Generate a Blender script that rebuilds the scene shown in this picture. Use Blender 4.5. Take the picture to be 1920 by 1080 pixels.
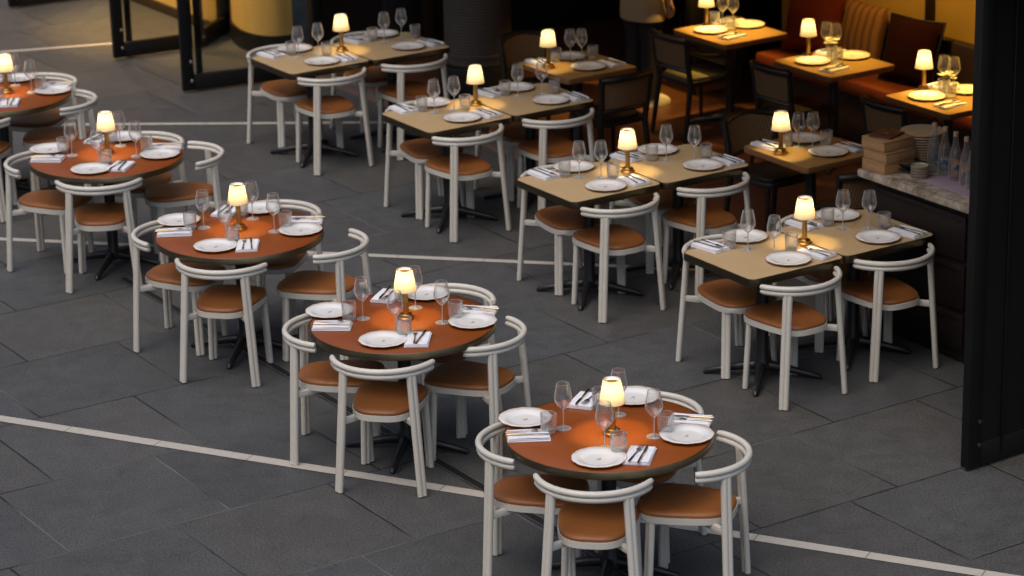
import bpy, bmesh, math, random
from math import sin, cos, pi, radians, sqrt
from mathutils import Vector, Matrix
random.seed(7)
scene = bpy.context.scene
for o in list(bpy.data.objects): bpy.data.objects.remove(o)
C = scene.collection

# ------------------------------------------------------------------ camera
cam = bpy.data.cameras.new('camera'); camo = bpy.data.objects.new('camera', cam); C.objects.link(camo)
F, PITCH, ROLL, H = 5127.784, radians(18.69089), radians(-1.35186), 5.60319
cam.sensor_width = 36; cam.lens = F / 1920 * 36; cam.clip_end = 300; cam.clip_start = .5
fw = Vector((0, cos(PITCH), -sin(PITCH))); up = Vector((0, sin(PITCH), cos(PITCH))); rt = Vector((1, 0, 0))
R_ = rt * cos(ROLL) + up * sin(ROLL); U_ = -rt * sin(ROLL) + up * cos(ROLL)
m = Matrix((R_, U_, -fw)).transposed().to_4x4(); m.translation = (0, 0, H); camo.matrix_world = m
cam.dof.use_dof = True; cam.dof.focus_distance = 13.9; cam.dof.aperture_fstop = 3.0
scene.camera = camo

# ------------------------------------------------------------------ world, sun, exposure
w = bpy.data.worlds.new('World'); scene.world = w; w.use_nodes = True
nt = w.node_tree; bg = nt.nodes['Background']
sky = nt.nodes.new('ShaderNodeTexSky'); sky.sky_type = 'NISHITA'; sky.sun_disc = False
SUN_EL, SUN_ROT = radians(62), radians(215)
sky.sun_elevation = SUN_EL; sky.sun_rotation = SUN_ROT; sky.air_density = 1.0; sky.dust_density = 4; sky.ozone_density = 1
nt.links.new(sky.outputs[0], bg.inputs[0]); bg.inputs[1].default_value = .12
sun = bpy.data.lights.new('sun', 'SUN'); sun.energy = .5; sun.angle = radians(70); sun.color = (1, .95, .88)
suno = bpy.data.objects.new('sun', sun); C.objects.link(suno)
sd = Vector((sin(SUN_ROT) * cos(SUN_EL), cos(SUN_ROT) * cos(SUN_EL), sin(SUN_EL)))
suno.rotation_euler = sd.to_track_quat('Z', 'Y').to_euler(); suno.location = (0, 0, 30)
scene.view_settings.view_transform = 'Standard'; scene.view_settings.look = 'None'
scene.view_settings.exposure = 0.62; scene.view_settings.gamma = 1
cy = scene.cycles
cy.use_denoising = True; cy.max_bounces = 8; cy.diffuse_bounces = 3; cy.glossy_bounces = 3
cy.transmission_bounces = 4; cy.transparent_max_bounces = 24; cy.sample_clamp_indirect = 4; cy.caustics_reflective = False; cy.caustics_refractive = False

# ------------------------------------------------------------------ site frame (u along the facade's depth, v along the facade)
TH = radians(32.847)
EX = Vector((cos(TH), sin(TH), 0)); EY = Vector((-sin(TH), cos(TH), 0))
def W(u, v, z=0): return EX * u + EY * v + Vector((0, 0, z))

# ------------------------------------------------------------------ materials
def newmat(name):
    m = bpy.data.materials.new(name); m.use_nodes = True
    return m, m.node_tree.nodes, m.node_tree.links, m.node_tree.nodes['Principled BSDF']
def mat(name, col, rough=.5, metal=0, var=.08, vscale=8, bump=0, bscale=200, spec=.5, coat=0, sheen=0, rvar=0, stretch=None, objvar=0):
    m, N, L, b = newmat(name)
    tc = N.new('ShaderNodeTexCoord'); src = tc.outputs['Object']
    if stretch:
        mp = N.new('ShaderNodeMapping'); mp.inputs['Scale'].default_value = stretch; L.new(src, mp.inputs[0]); src = mp.outputs[0]
    no = N.new('ShaderNodeTexNoise'); no.inputs['Scale'].default_value = vscale; no.inputs['Detail'].default_value = 4
    L.new(src, no.inputs['Vector'])
    mx = N.new('ShaderNodeMix'); mx.data_type = 'RGBA'
    mx.inputs[6].default_value = tuple(c * (1 - var) for c in col) + (1,)
    mx.inputs[7].default_value = tuple(min(1, c * (1 + var)) for c in col) + (1,)
    L.new(no.outputs[0], mx.inputs[0]); out = mx.outputs[2]
    if objvar:
        oi = N.new('ShaderNodeObjectInfo'); mr0 = N.new('ShaderNodeMapRange'); mr0.inputs[3].default_value = 1 - objvar; mr0.inputs[4].default_value = 1 + objvar; L.new(oi.outputs['Random'], mr0.inputs[0])
        m3 = N.new('ShaderNodeMix'); m3.data_type = 'RGBA'; m3.blend_type = 'MULTIPLY'; m3.inputs[0].default_value = 1; L.new(out, m3.inputs[6]); L.new(mr0.outputs[0], m3.inputs[7]); out = m3.outputs[2]
    L.new(out, b.inputs['Base Color'])
    b.inputs['Roughness'].default_value = rough; b.inputs['Metallic'].default_value = metal
    b.inputs['Specular IOR Level'].default_value = spec; b.inputs['Coat Weight'].default_value = coat
    b.inputs['Sheen Weight'].default_value = sheen
    if rvar:
        mr = N.new('ShaderNodeMapRange'); mr.inputs[3].default_value = rough - rvar; mr.inputs[4].default_value = rough + rvar
        L.new(no.outputs[0], mr.inputs[0]); L.new(mr.outputs[0], b.inputs['Roughness'])
    if bump:
        n2 = N.new('ShaderNodeTexNoise'); n2.inputs['Scale'].default_value = bscale; n2.inputs['Detail'].default_value = 3; L.new(src, n2.inputs['Vector'])
        bp = N.new('ShaderNodeBump'); bp.inputs['Strength'].default_value = bump; bp.inputs['Distance'].default_value = .002
        L.new(n2.outputs[0], bp.inputs['Height']); L.new(bp.outputs[0], b.inputs['Normal'])
    return m
M = {}
M['cream'] = mat('cream_paint', (.57, .54, .475), .38, var=.05, vscale=16, rvar=.08, objvar=.05)
M['tan'] = mat('tan_leather', (.25, .086, .020), .48, var=.22, vscale=8, bump=.35, bscale=120, rvar=.1, objvar=.22)
M['orange'] = mat('orange_laminate', (.225, .055, .009), .50, var=.09, vscale=6, spec=.28, coat=.12, bump=.08, bscale=500, rvar=.13, objvar=.08)
M['beige'] = mat('beige_laminate', (.46, .325, .175), .52, spec=.4, var=.07, vscale=7, bump=.08, bscale=400, rvar=.13, objvar=.05)
M['brass'] = mat('brushed_brass', (.21, .17, .105), .36, metal=1, var=.18, vscale=14, rvar=.08)
M['bronze'] = mat('dark_bronze', (.15, .12, .075), .38, metal=1, var=.2, vscale=14)
M['gold'] = mat('gold_lamp_metal', (.62, .36, .10), .28, metal=1, var=.1, vscale=30)
M['steel'] = mat('cutlery_steel', (.62, .58, .52), .16, metal=1, var=.05)
M['cutgold'] = mat('cutlery_handle', (.50, .40, .26), .2, metal=1, var=.05)
M['iron'] = mat('black_cast_iron', (.012, .012, .013), .42, var=.2, bump=.3, bscale=90)
M['china'] = mat('white_china', (.78, .77, .745), .18, var=.015, coat=.3)
M['goldline'] = mat('plate_gold_line', (.36, .17, .05), .4, var=.1)
M['linen'] = mat('white_linen', (.78, .78, .82), .85, var=.04, vscale=40, bump=.5, bscale=700)
M['black'] = mat('black_metal', (.0055, .005, .0045), .55, spec=.3, var=.25, vscale=3, rvar=.08)
M['blackwood'] = mat('black_stained_wood', (.014, .010, .008), .38, var=.3, vscale=14, stretch=(1, 1, .15))
M['darkwall'] = mat('dark_wall_panel', (.014, .011, .009), .6, var=.25, vscale=3, rvar=.1)
M['greypanel'] = mat('dark_grey_panel', (.022, .025, .025), .55, var=.2, vscale=4)
M['bronzetrim'] = mat('bronze_wall_trim', (.045, .028, .012), .45, var=.2, metal=.3, vscale=5)
M['ochre'] = mat('ochre_plaster', (.50, .33, .09), .75, var=.07, vscale=2.2, bump=.3, bscale=60)
M['wallplaster'] = mat('amber_plaster', (.50, .29, .05), .7, var=.14, vscale=1.6, bump=.3, bscale=50)
M['wood'] = mat('oak_tabletop', (.32, .185, .06), .42, var=.16, vscale=9, stretch=(1, 9, 1), rvar=.06)
M['woodedge'] = mat('oak_edge', (.22, .10, .035), .45, var=.2, vscale=9, stretch=(1, 6, 1))
M['rust'] = mat('rust_leather', (.17, .032, .008), .48, var=.2, vscale=6, bump=.3, bscale=140)
M['darkbrown'] = mat('dark_banquette_base', (.03, .014, .008), .6, var=.2)
M['redvelvet'] = mat('red_velvet', (.17, .026, .009), .9, spec=.15, var=.2, vscale=9, bump=.4, bscale=90)
M['darkvelvet'] = mat('dark_red_velvet', (.024, .005, .003), .95, spec=.1, var=.25, vscale=9, bump=.4, bscale=90)
M['blackleather'] = mat('black_leather', (.010, .009, .009), .45, var=.2, bump=.3, bscale=150)
M['drawer'] = mat('brown_black_cabinet', (.010, .006, .0045), .55, spec=.3, var=.25, vscale=7, stretch=(1, 1, .2))
M['box'] = mat('pale_box_wood', (.36, .20, .09), .6, var=.18, vscale=11, stretch=(1, 1, 12))
M['menu'] = mat('brown_menu_leather', (.10, .035, .018), .5, var=.1)
M['stone'] = mat('stoneware', (.34, .28, .20), .4, var=.12, vscale=20)
M['stackstone'] = mat('pale_stoneware', (.46, .36, .23), .35, var=.08, vscale=20)
M['plateblack'] = mat('black_stoneware', (.012, .018, .02), .3, var=.2)
M['pinkcloth'] = mat('lilac_cloth', (.34, .25, .30), .85, var=.12, vscale=14, bump=.5, bscale=200)
M['jacket'] = mat('beige_jacket', (.40, .29, .16), .8, var=.10, vscale=6, bump=.5, bscale=30)
M['trousers'] = mat('black_trousers', (.010, .009, .009), .85, var=.2)
M['skin'] = mat('skin', (.42, .23, .15), .5, var=.06)
M['hair'] = mat('dark_hair', (.02, .012, .008), .6, var=.3, vscale=60)
M['shoe'] = mat('white_sneaker', (.62, .56, .46), .6, var=.06)
M['whiteline'] = mat('pale_stone_strip', (.42, .39, .34), .7, var=.14, vscale=22, bump=.4, bscale=120)
M['track'] = mat('threshold_metal', (.17, .12, .10), .5, var=.25, vscale=30, metal=.2)
M['darkslot'] = mat('drain_slot', (.006, .006, .007), .6)
M['alu'] = mat('drain_edge', (.28, .27, .26), .4, metal=.8, var=.2)
M['petal'] = mat('cream_petals', (.80, .72, .55), .6, var=.1)
M['leaf'] = mat('green_stem', (.07, .10, .03), .6)
M['concrete'] = mat('pale_concrete', (.42, .40, .37), .8)
M['soffit'] = mat('soffit_panel', (.05, .042, .035), .8)
M['bottletext'] = mat('bottle_label_ink', (.05, .09, .15), .5, var=.4, vscale=40)
M['cork'] = mat('bottle_cap', (.45, .30, .18), .5)

# striped cushion
def striped():
    m, N, L, b = newmat('striped_cushion')
    tc = N.new('ShaderNodeTexCoord'); wv = N.new('ShaderNodeTexWave'); wv.inputs['Scale'].default_value = 4.2; wv.inputs['Distortion'].default_value = 1.6; wv.inputs['Detail'].default_value = 2; wv.bands_direction = 'X'
    L.new(tc.outputs['Object'], wv.inputs[0]); r = N.new('ShaderNodeValToRGB')
    r.color_ramp.elements[0].color = (.13, .048, .013, 1); r.color_ramp.elements[1].color = (.25, .11, .028, 1); r.color_ramp.elements[0].position = .1; r.color_ramp.elements[1].position = .55
    L.new(wv.outputs[0], r.inputs[0]); L.new(r.outputs[0], b.inputs['Base Color']); b.inputs['Roughness'].default_value = .85
    return m
M['striped'] = striped()

# thin clear glass; white diffuse edges and haze imitate light scattered inside it
def thinglass(name, tint=(1, 1, 1), base=.05, gain=.75, power=2.6, haze=.0, edge=.0):
    m = bpy.data.materials.new(name); m.use_nodes = True; N = m.node_tree.nodes; L = m.node_tree.links; N.clear()
    o = N.new('ShaderNodeOutputMaterial'); mx = N.new('ShaderNodeMixShader'); t = N.new('ShaderNodeBsdfTransparent'); g = N.new('ShaderNodeBsdfGlossy')
    g.inputs['Roughness'].default_value = .015; t.inputs[0].default_value = tuple(tint) + (1,)
    lw = N.new('ShaderNodeLayerWeight'); lw.inputs[0].default_value = .5
    def ramp(pw, gn, bs):
        p = N.new('ShaderNodeMath'); p.operation = 'POWER'; p.inputs[1].default_value = pw
        ma = N.new('ShaderNodeMath'); ma.operation = 'MULTIPLY_ADD'; ma.inputs[1].default_value = gn; ma.inputs[2].default_value = bs; ma.use_clamp = True
        L.new(lw.outputs['Facing'], p.inputs[0]); L.new(p.outputs[0], ma.inputs[0]); return ma.outputs[0]
    L.new(ramp(power, gain, base), mx.inputs[0]); L.new(t.outputs[0], mx.inputs[1]); L.new(g.outputs[0], mx.inputs[2])
    d = N.new('ShaderNodeBsdfDiffuse'); d.inputs[0].default_value = (.8, .8, .8, 1); tl = N.new('ShaderNodeBsdfTranslucent'); tl.inputs[0].default_value = (.8, .8, .8, 1)
    ms = N.new('ShaderNodeMixShader'); ms.inputs[0].default_value = .5; L.new(d.outputs[0], ms.inputs[1]); L.new(tl.outputs[0], ms.inputs[2])
    m2 = N.new('ShaderNodeMixShader'); L.new(ramp(2.8, edge, haze), m2.inputs[0]); L.new(mx.outputs[0], m2.inputs[1]); L.new(ms.outputs[0], m2.inputs[2])
    L.new(m2.outputs[0], o.inputs[0])
    return m
M['glass'] = thinglass('clear_thin_glass', (.975, .98, .975), .09, 1.0, 1.7, .04, 1.3)
M['rimglass'] = thinglass('glass_rim', (.95, .95, .95), .25, .6, 1.0, .30, .3)
M['ribglass'] = thinglass('ribbed_glass', (.965, .97, .965), .06, .95, 1.4, .06, .9)
M['pane'] = thinglass('door_pane', (.86, .86, .84), .04, .7, 4)
M['bottle'] = thinglass('bottle_glass', (.93, .94, .95), .09, .9, 1.8, .05, .8)

# lamp shade: pleated cloth that lets the bulb's light through
def shade():
    m = bpy.data.materials.new('shade_cloth'); m.use_nodes = True; N = m.node_tree.nodes; L = m.node_tree.links; N.clear()
    o = N.new('ShaderNodeOutputMaterial'); mx = N.new('ShaderNodeMixShader'); d = N.new('ShaderNodeBsdfDiffuse'); t = N.new('ShaderNodeBsdfTranslucent')
    d.inputs[0].default_value = (.78, .70, .55, 1); t.inputs[0].default_value = (.135, .115, .09, 1); mx.inputs[0].default_value = .5
    L.new(d.outputs[0], mx.inputs[1]); L.new(t.outputs[0], mx.inputs[2]); L.new(mx.outputs[0], o.inputs[0]); return m
M['shade'] = shade()

# node expression helper
class NX:
    def __init__(s, N, L): s.N, s.L = N, L
    def m(s, op, a, b=None, c=None):
        n = s.N.new('ShaderNodeMath'); n.operation = op
        for i, x in enumerate((a, b, c)):
            if x is None: continue
            if isinstance(x, (int, float)): n.inputs[i].default_value = x
            else: s.L.new(x, n.inputs[i])
        return n.outputs[0]
    def noise(s, vec, scale, detail=3, rough=.5):
        n = s.N.new('ShaderNodeTexNoise'); n.inputs['Scale'].default_value = scale; n.inputs['Detail'].default_value = detail; n.inputs['Roughness'].default_value = rough
        s.L.new(vec, n.inputs['Vector']); return n.outputs[0]
    def rng(s, x, a, b, c, d):
        n = s.N.new('ShaderNodeMapRange'); s.L.new(x, n.inputs[0])
        for i, k in enumerate((a, b, c, d)): n.inputs[i + 1].default_value = k
        return n.outputs[0]
    def mix(s, f, a, b, blend='MIX'):
        n = s.N.new('ShaderNodeMix'); n.data_type = 'RGBA'; n.blend_type = blend
        for i, x in ((0, f), (6, a), (7, b)):
            if isinstance(x, (int, float)): n.inputs[i].default_value = x
            elif isinstance(x, tuple): n.inputs[i].default_value = x + (1,)
            else: s.L.new(x, n.inputs[i])
        return n.outputs[2]
def paving():
    m, N, L, b = newmat('bluestone_paving'); X = NX(N, L)
    g = N.new('ShaderNodeNewGeometry'); pos = g.outputs['Position']
    # wobble of hand-cut edges
    sp = N.new('ShaderNodeSeparateXYZ'); L.new(pos, sp.inputs[0]); x, y = sp.outputs[0], sp.outputs[1]
    wob = X.m('MULTIPLY', X.m('SUBTRACT', X.noise(pos, 9, 3), .5), .012); wob2 = X.m('MULTIPLY', X.m('SUBTRACT', X.noise(pos, 11, 3), .5), .012)
    u = X.m('ADD', X.m('ADD', X.m('MULTIPLY', x, cos(TH)), X.m('MULTIPLY', y, sin(TH))), wob)
    v = X.m('ADD', X.m('SUBTRACT', X.m('MULTIPLY', y, cos(TH)), X.m('MULTIPLY', x, sin(TH))), wob2)
    S = .905
    vr = X.m('DIVIDE', X.m('SUBTRACT', v, 11.80), S); r = X.m('FLOOR', vr); fv = X.m('FRACT', vr)
    ur = X.m('DIVIDE', X.m('SUBTRACT', X.m('SUBTRACT', u, 4.94), X.m('MULTIPLY', r, .323)), S); c = X.m('FLOOR', ur); fu = X.m('FRACT', ur)
    dv = X.m('MULTIPLY', X.m('MINIMUM', fv, X.m('SUBTRACT', 1, fv)), S); du = X.m('MULTIPLY', X.m('MINIMUM', fu, X.m('SUBTRACT', 1, fu)), S)
    d = X.m('MINIMUM', du, dv)
    cmb = N.new('ShaderNodeCombineXYZ'); L.new(r, cmb.inputs[0]); L.new(c, cmb.inputs[1])
    wn = N.new('ShaderNodeTexWhiteNoise'); wn.noise_dimensions = '2D'; L.new(cmb.outputs[0], wn.inputs[0])
    sc = N.new('ShaderNodeSeparateColor'); L.new(wn.outputs['Color'], sc.inputs[0])
    big = X.noise(pos, 1.1, 4, .6); mid = X.noise(pos, 7, 5, .65); fine = X.noise(pos, 85, 4, .8); grit = X.noise(pos, 420, 1)
    tone = X.m('ADD', X.rng(sc.outputs[0], 0, 1, .95, 1.12), X.rng(big, .3, .7, -.11, .12))
    tone = X.m('MULTIPLY', tone, X.rng(mid, .3, .7, .88, 1.12)); tone = X.m('MULTIPLY', tone, X.rng(fine, .38, .62, .50, 1.55))
    col = X.mix(sc.outputs[1], (.058, .060, .062), (.066, .064, .060))
    col = X.mix(1.0, col, tone, 'MULTIPLY')
    # pale mineral specks and drips
    speck = X.rng(X.noise(pos, 42, 2), .73, .77, 0, 1)
    col = X.mix(X.m('MULTIPLY', speck, .35), col, (.20, .20, .20))
    # joints: some dark and open, some filled with pale grout
    jw = X.rng(X.noise(pos, 3.1, 2), .35, .65, .0032, .0078)
    jm = X.m('SUBTRACT', 1, X.m('MINIMUM', 1, X.m('DIVIDE', d, jw))); jm = X.rng(jm, 0, .3, 0, 1)
    pale = X.rng(X.noise(pos, .75, 2), .50, .60, 0, 1)
    jc = X.mix(pale, (.016, .016, .016), (.115, .113, .108))
    col = X.mix(jm, col, jc)
    L.new(col, b.inputs['Base Color'])
    L.new(X.rng(mid, .3, .7, .50, .72), b.inputs['Roughness']); b.inputs['Specular IOR Level'].default_value = .35
    hgt = X.m('ADD', X.m('MULTIPLY', fine, .0016), X.m('MULTIPLY', jm, -.004)); hgt = X.m('ADD', hgt, X.m('MULTIPLY', mid, .001))
    bp = N.new('ShaderNodeBump'); bp.inputs['Strength'].default_value = .7; bp.inputs['Distance'].default_value = 1; L.new(hgt, bp.inputs['Height']); L.new(bp.outputs[0], b.inputs['Normal'])
    return m
M['paving'] = paving()
def intfloor():
    m, N, L, b = newmat('terracotta_floor'); X = NX(N, L)
    pos = N.new('ShaderNodeNewGeometry').outputs['Position']
    n1 = X.noise(pos, 3, 5, .6); n2 = X.noise(pos, 25, 3)
    c = X.mix(n1, (.05, .018, .009), (.115, .040, .018)); c = X.mix(.25, c, X.mix(n2, (.05, .02, .01), (.2, .08, .04)))
    L.new(c, b.inputs['Base Color']); L.new(X.rng(n1, .3, .7, .3, .5), b.inputs['Roughness']); return m
M['intfloor'] = intfloor()
def marble():
    m, N, L, b = newmat('veined_marble'); X = NX(N, L)
    tc = N.new('ShaderNodeTexCoord').outputs['Object']
    n1 = X.noise(tc, 9, 6, .7); n2 = X.noise(tc, 30, 4, .7)
    c = X.mix(X.rng(n1, .38, .62, 0, 1), (.17, .125, .085), (.50, .43, .34)); c = X.mix(X.rng(n2, .5, .7, 0, .6), c, (.22, .17, .12))
    L.new(c, b.inputs['Base Color']); b.inputs['Roughness'].default_value = .25; return m
M['marble'] = marble()
def weave(name, c0, c1, scale):
    m, N, L, b = newmat(name); X = NX(N, L)
    tc = N.new('ShaderNodeTexCoord').outputs['Object']; sp = N.new('ShaderNodeSeparateXYZ'); L.new(tc, sp.inputs[0])
    a = X.m('FRACT', X.m('MULTIPLY', X.m('ADD', sp.outputs[0], sp.outputs[1]), scale)); z = X.m('FRACT', X.m('MULTIPLY', sp.outputs[2], scale))
    h = X.m('MULTIPLY', X.m('GREATER_THAN', a, .45), X.m('GREATER_THAN', z, .45))
    L.new(X.mix(h, c1, c0), b.inputs['Base Color']); b.inputs['Roughness'].default_value = .6; return m
M['cane'] = weave('woven_cane', (.035, .020, .010), (.22, .125, .055), 62)
def ribbed():
    m, N, L, b = newmat('woven_column_cladding'); X = NX(N, L)
    tc = N.new('ShaderNodeTexCoord').outputs['Object']; sp = N.new('ShaderNodeSeparateXYZ'); L.new(tc, sp.inputs[0])
    z = X.m('SINE', X.m('MULTIPLY', sp.outputs[2], 260)); n = X.noise(tc, 45, 3)
    L.new(X.mix(X.m('MULTIPLY', X.rng(z, -1, 1, 0, 1), n), (.022, .018, .014), (.13, .105, .082)), b.inputs['Base Color']); b.inputs['Roughness'].default_value = .7; return m
M['ribbed'] = ribbed()

# ------------------------------------------------------------------ mesh helpers
class MB:
    def __init__(s): s.bm = bmesh.new()
    def loft(s, rings, cap=True, closed=True):
        vs = [[s.bm.verts.new(p) for p in r] for r in rings]
        n = len(vs[0])
        for a, b in zip(vs, vs[1:]):
            for i in range(n if closed else n - 1):
                j = (i + 1) % n; s.bm.faces.new((a[i], a[j], b[j], b[i]))
        if cap:
            s.bm.faces.new(list(reversed(vs[0]))); s.bm.faces.new(vs[-1])
        return s
    def lathe(s, prof, seg=32, c=(0, 0), cap=False, fn=None):
        rings = []
        for r, z in prof:
            rings.append([(c[0] + r * (fn(a, r, z) if fn else 1) * cos(a), c[1] + r * (fn(a, r, z) if fn else 1) * sin(a), z) for a in [2 * pi * i / seg for i in range(seg)]])
        return s.loft(rings, cap)
    def tube(s, pts, r, seg=10, ry=None):
        pts = [Vector(p) for p in pts]; rr = r if isinstance(r, (list, tuple)) else [r] * len(pts)
        rings = []; prev = None
        for i, p in enumerate(pts):
            t = (pts[min(i + 1, len(pts) - 1)] - pts[max(i - 1, 0)]).normalized()
            if prev is None:
                a = Vector((0, 0, 1)) if abs(t.z) < .9 else Vector((1, 0, 0)); n = (a - t * a.dot(t)).normalized()
            else: n = (prev - t * prev.dot(t)).normalized()
            prev = n; b = t.cross(n)
            rings.append([p + (n * cos(q) + b * sin(q) * (ry or 1)) * rr[i] for q in [2 * pi * k / seg for k in range(seg)]])
        return s.loft(rings)
    def box(s, c, d, rot=0, bev=0, mtx=None):
        t = bmesh.new(); bmesh.ops.create_cube(t, size=1)
        for v in t.verts: v.co = Vector((v.co.x * d[0], v.co.y * d[1], v.co.z * d[2]))
        if bev: bmesh.ops.bevel(t, geom=t.edges[:], offset=bev, segments=2, affect='EDGES', profile=.5)
        mm = Matrix.Translation(c) @ (mtx if mtx else Matrix.Rotation(rot, 4, 'Z')); t.transform(mm); s.add(t); return s
    def add(s, t):
        me = bpy.data.meshes.new('t'); t.to_mesh(me); s.bm.from_mesh(me); bpy.data.meshes.remove(me); t.free()
    def prism(s, out, z0, z1, bev=0, seg=2):
        t = bmesh.new(); a = [t.verts.new((x, y, z0)) for x, y in out]; b = [t.verts.new((x, y, z1)) for x, y in out]
        n = len(out)
        t.faces.new(list(reversed(a))); tf = t.faces.new(b)
        for i in range(n): t.faces.new((a[i], a[(i + 1) % n], b[(i + 1) % n], b[i]))
        if bev:
            e = [e for e in t.edges if abs(e.verts[0].co.z - e.verts[1].co.z) < 1e-6]
            bmesh.ops.bevel(t, geom=e, offset=bev, segments=seg, affect='EDGES', profile=.5)
        s.add(t); return s
    def mesh(s, name, m, smooth=True, ang=38):
        bm = s.bm; bmesh.ops.recalc_face_normals(bm, faces=bm.faces[:])
        for f in bm.faces: f.smooth = smooth
        for e in bm.edges:
            if len(e.link_faces) == 2 and e.calc_face_angle(0) > radians(ang): e.smooth = False
        me = bpy.data.meshes.new(name); bm.to_mesh(me); bm.free(); me.materials.append(M[m] if isinstance(m, str) else m); return me
def disp(mb, amp, sc, seed=0):
    from mathutils import noise
    for v in mb.bm.verts: v.co += Vector(noise.noise_vector(v.co * sc + Vector((seed, seed * 2, 0)))) * amp
    return mb
def link(name, data, parent=None, loc=None, rz=None):
    o = bpy.data.objects.new(name, data); C.objects.link(o)
    if parent: o.parent = parent
    if loc is not None: o.location = loc
    if rz is not None: o.rotation_euler = (0, 0, rz)
    return o
def tag(o, label, cat, group=None):
    o['label'] = label; o['category'] = cat
    if group: o['group'] = group
    return o
def struct(name, mesh):
    o = link(name, mesh); o['kind'] = 'structure'; return o
def inst(parts, root, label, cat, loc, rz=0, group=None):
    """parts: [(name, mesh, parent index or None)], single part = the thing itself"""
    if len(parts) == 1 and parts[0][2] is None:
        return tag(link(root, parts[0][1], None, loc, rz), label, cat, group)
    r = tag(link(root, None, None, loc, rz), label, cat, group); made = []
    for n, me, p in parts:
        made.append(link(n, me, r if p is None else made[p]))
    return r
def rrect(w, d, r, n=5):
    out = []
    for cx, cy, a0 in ((w / 2 - r, d / 2 - r, 0), (-w / 2 + r, d / 2 - r, pi / 2), (-w / 2 + r, -d / 2 + r, pi), (w / 2 - r, -d / 2 + r, 1.5 * pi)):
        for i in range(n + 1):
            a = a0 + pi / 2 * i / n; out.append((cx + r * cos(a), cy + r * sin(a)))
    return out

# ------------------------------------------------------------------ setting: ground
def quad(u0, u1, v0, v1, z):
    mb = MB(); f = [mb.bm.verts.new(W(u, v, z)) for u, v in ((u0, v0), (u1, v0), (u1, v1), (u0, v1))]; mb.bm.faces.new(f); return mb
mb = MB(); f = [mb.bm.verts.new((x, y, 0)) for x, y in ((-60, -40), (60, -40), (60, 90), (-60, 90))]; mb.bm.faces.new(f)
struct('ground', mb.mesh('ground', 'paving'))
struct('restaurant_floor', quad(10.83, 16, 6, 19.7, .004).mesh('restaurant_floor', 'intfloor'))
def strip(p, q, w, z, mb, n=None, gap=.004, t=0):
    p, q = Vector(p), Vector(q); L = (q - p).length; d = (q - p) / L; nrm = Vector((-d.y, d.x)); n = n or max(1, round(L / .58))
    for i in range(n):
        a = p + d * (L * i / n + gap / 2); b = p + d * (L * (i + 1) / n - gap / 2)
        f = [mb.bm.verts.new((*(a + nrm * s), z)) for s in (-w / 2,)] + [mb.bm.verts.new((*(b - nrm * w / 2), z)), mb.bm.verts.new((*(b + nrm * w / 2), z)), mb.bm.verts.new((*(a + nrm * w / 2), z))]
        mb.bm.faces.new(f)
lines = {'A': ((-6.2, 15.98), (7.0, 9.88)), 'B': ((-7.0, 18.62), (2.66, 16.52)), 'C': ((-6.5, 21.02), (-.6, 20.64)), 'D': ((-9, 22.25), (-2.9, 23.66))}
for k, (p, q) in lines.items():
    mb = MB(); strip(p, q, .078 if k == 'A' else .06, .004, mb); struct('white_stone_line', mb.mesh('white_stone_line', 'whiteline'))
# linear drain
mb = MB(); mb.add(quad(7.035, 7.075, 5, 15.6, .008).bm); struct('drain_channel', mb.mesh('drain_channel', 'darkslot'))
mb = MB(); mb.add(quad(7.025, 7.033, 5, 15.6, .009).bm); mb.add(quad(7.077, 7.085, 5, 15.6, .009).bm); struct('drain_edge', mb.mesh('drain_edge', 'alu'))
mb = MB(); mb.box(W(10.72, 13, .008), (.17, 13, .03), TH, .003); struct('door_threshold', mb.mesh('door_threshold', 'track'))

def ubox(mb, u0, u1, v0, v1, z0, z1, bev=0): mb.box(W((u0 + u1) / 2, (v0 + v1) / 2, (z0 + z1) / 2), (u1 - u0, v1 - v0, z1 - z0), TH, bev); return mb
def utag(name, mb, m, label, cat, group=None): return tag(link(name, mb.mesh(name, m)), label, cat, group)

# ------------------------------------------------------------------ restaurant shell
mb = MB(); ubox(mb, 10.62, 18, 4, 27, 3.05, 3.35); r = link('restaurant_ceiling', mb.mesh('restaurant_ceiling', 'soffit')); r['kind'] = 'structure'
mb = MB(); ubox(mb, -14, -13.6, -12, 60, 0, 14)
utag('opposite_building', mb, 'concrete', 'building across the lane facing the restaurant, outside the picture', 'building')
mb = MB(); ubox(mb, -13.5, 18, 44, 44.4, 0, 14)
utag('end_building', mb, 'concrete', 'building closing the far end of the lane, outside the picture', 'building')
t = tag(link('upper_facade', None, None, W(10.7, 15)), 'dark upper facade above the folding glass doors of the restaurant', 'facade')
mb = MB(); ubox(mb, 10.55, 10.75, 4, 27, 2.80, 9); o = link('wall', mb.mesh('wall', 'darkwall')); o.parent = t; o.matrix_parent_inverse = t.matrix_world.inverted() if False else Matrix.Translation(-t.location)
def childw(name, mb, m, parent):
    """child mesh given in world coordinates, parent only translated/rotated about z"""
    o = link(name, mb.mesh(name, m)); o.parent = parent
    pm = Matrix.Translation(parent.location) @ parent.rotation_euler.to_matrix().to_4x4(); o.matrix_parent_inverse = pm.inverted(); return o
mb = MB(); ubox(mb, 10.86, 16.2, 19.7, 19.9, 0, 3.04)
utag('back_wall', mb, 'darkwall', 'black back wall of the restaurant behind the round column', 'wall')
mb = MB(); ubox(mb, 13.44, 13.6, 8, 16.75, 0, 3.04)
utag('plaster_wall', mb, 'wallplaster', 'amber lit plaster wall above the leather banquette', 'wall')
mb = MB(); ubox(mb, 13.602, 16.2, 16.6, 16.75, 0, 3.04); ubox(mb, 16.2, 16.35, 16.6, 19.9, 0, 3.04)
utag('side_wall', mb, 'darkwall', 'dark brown wall in the shade behind the waiter', 'wall')
mb = MB(); ubox(mb, 10.86, 13.6, 7.8, 7.95, 0, 3.04)
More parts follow.
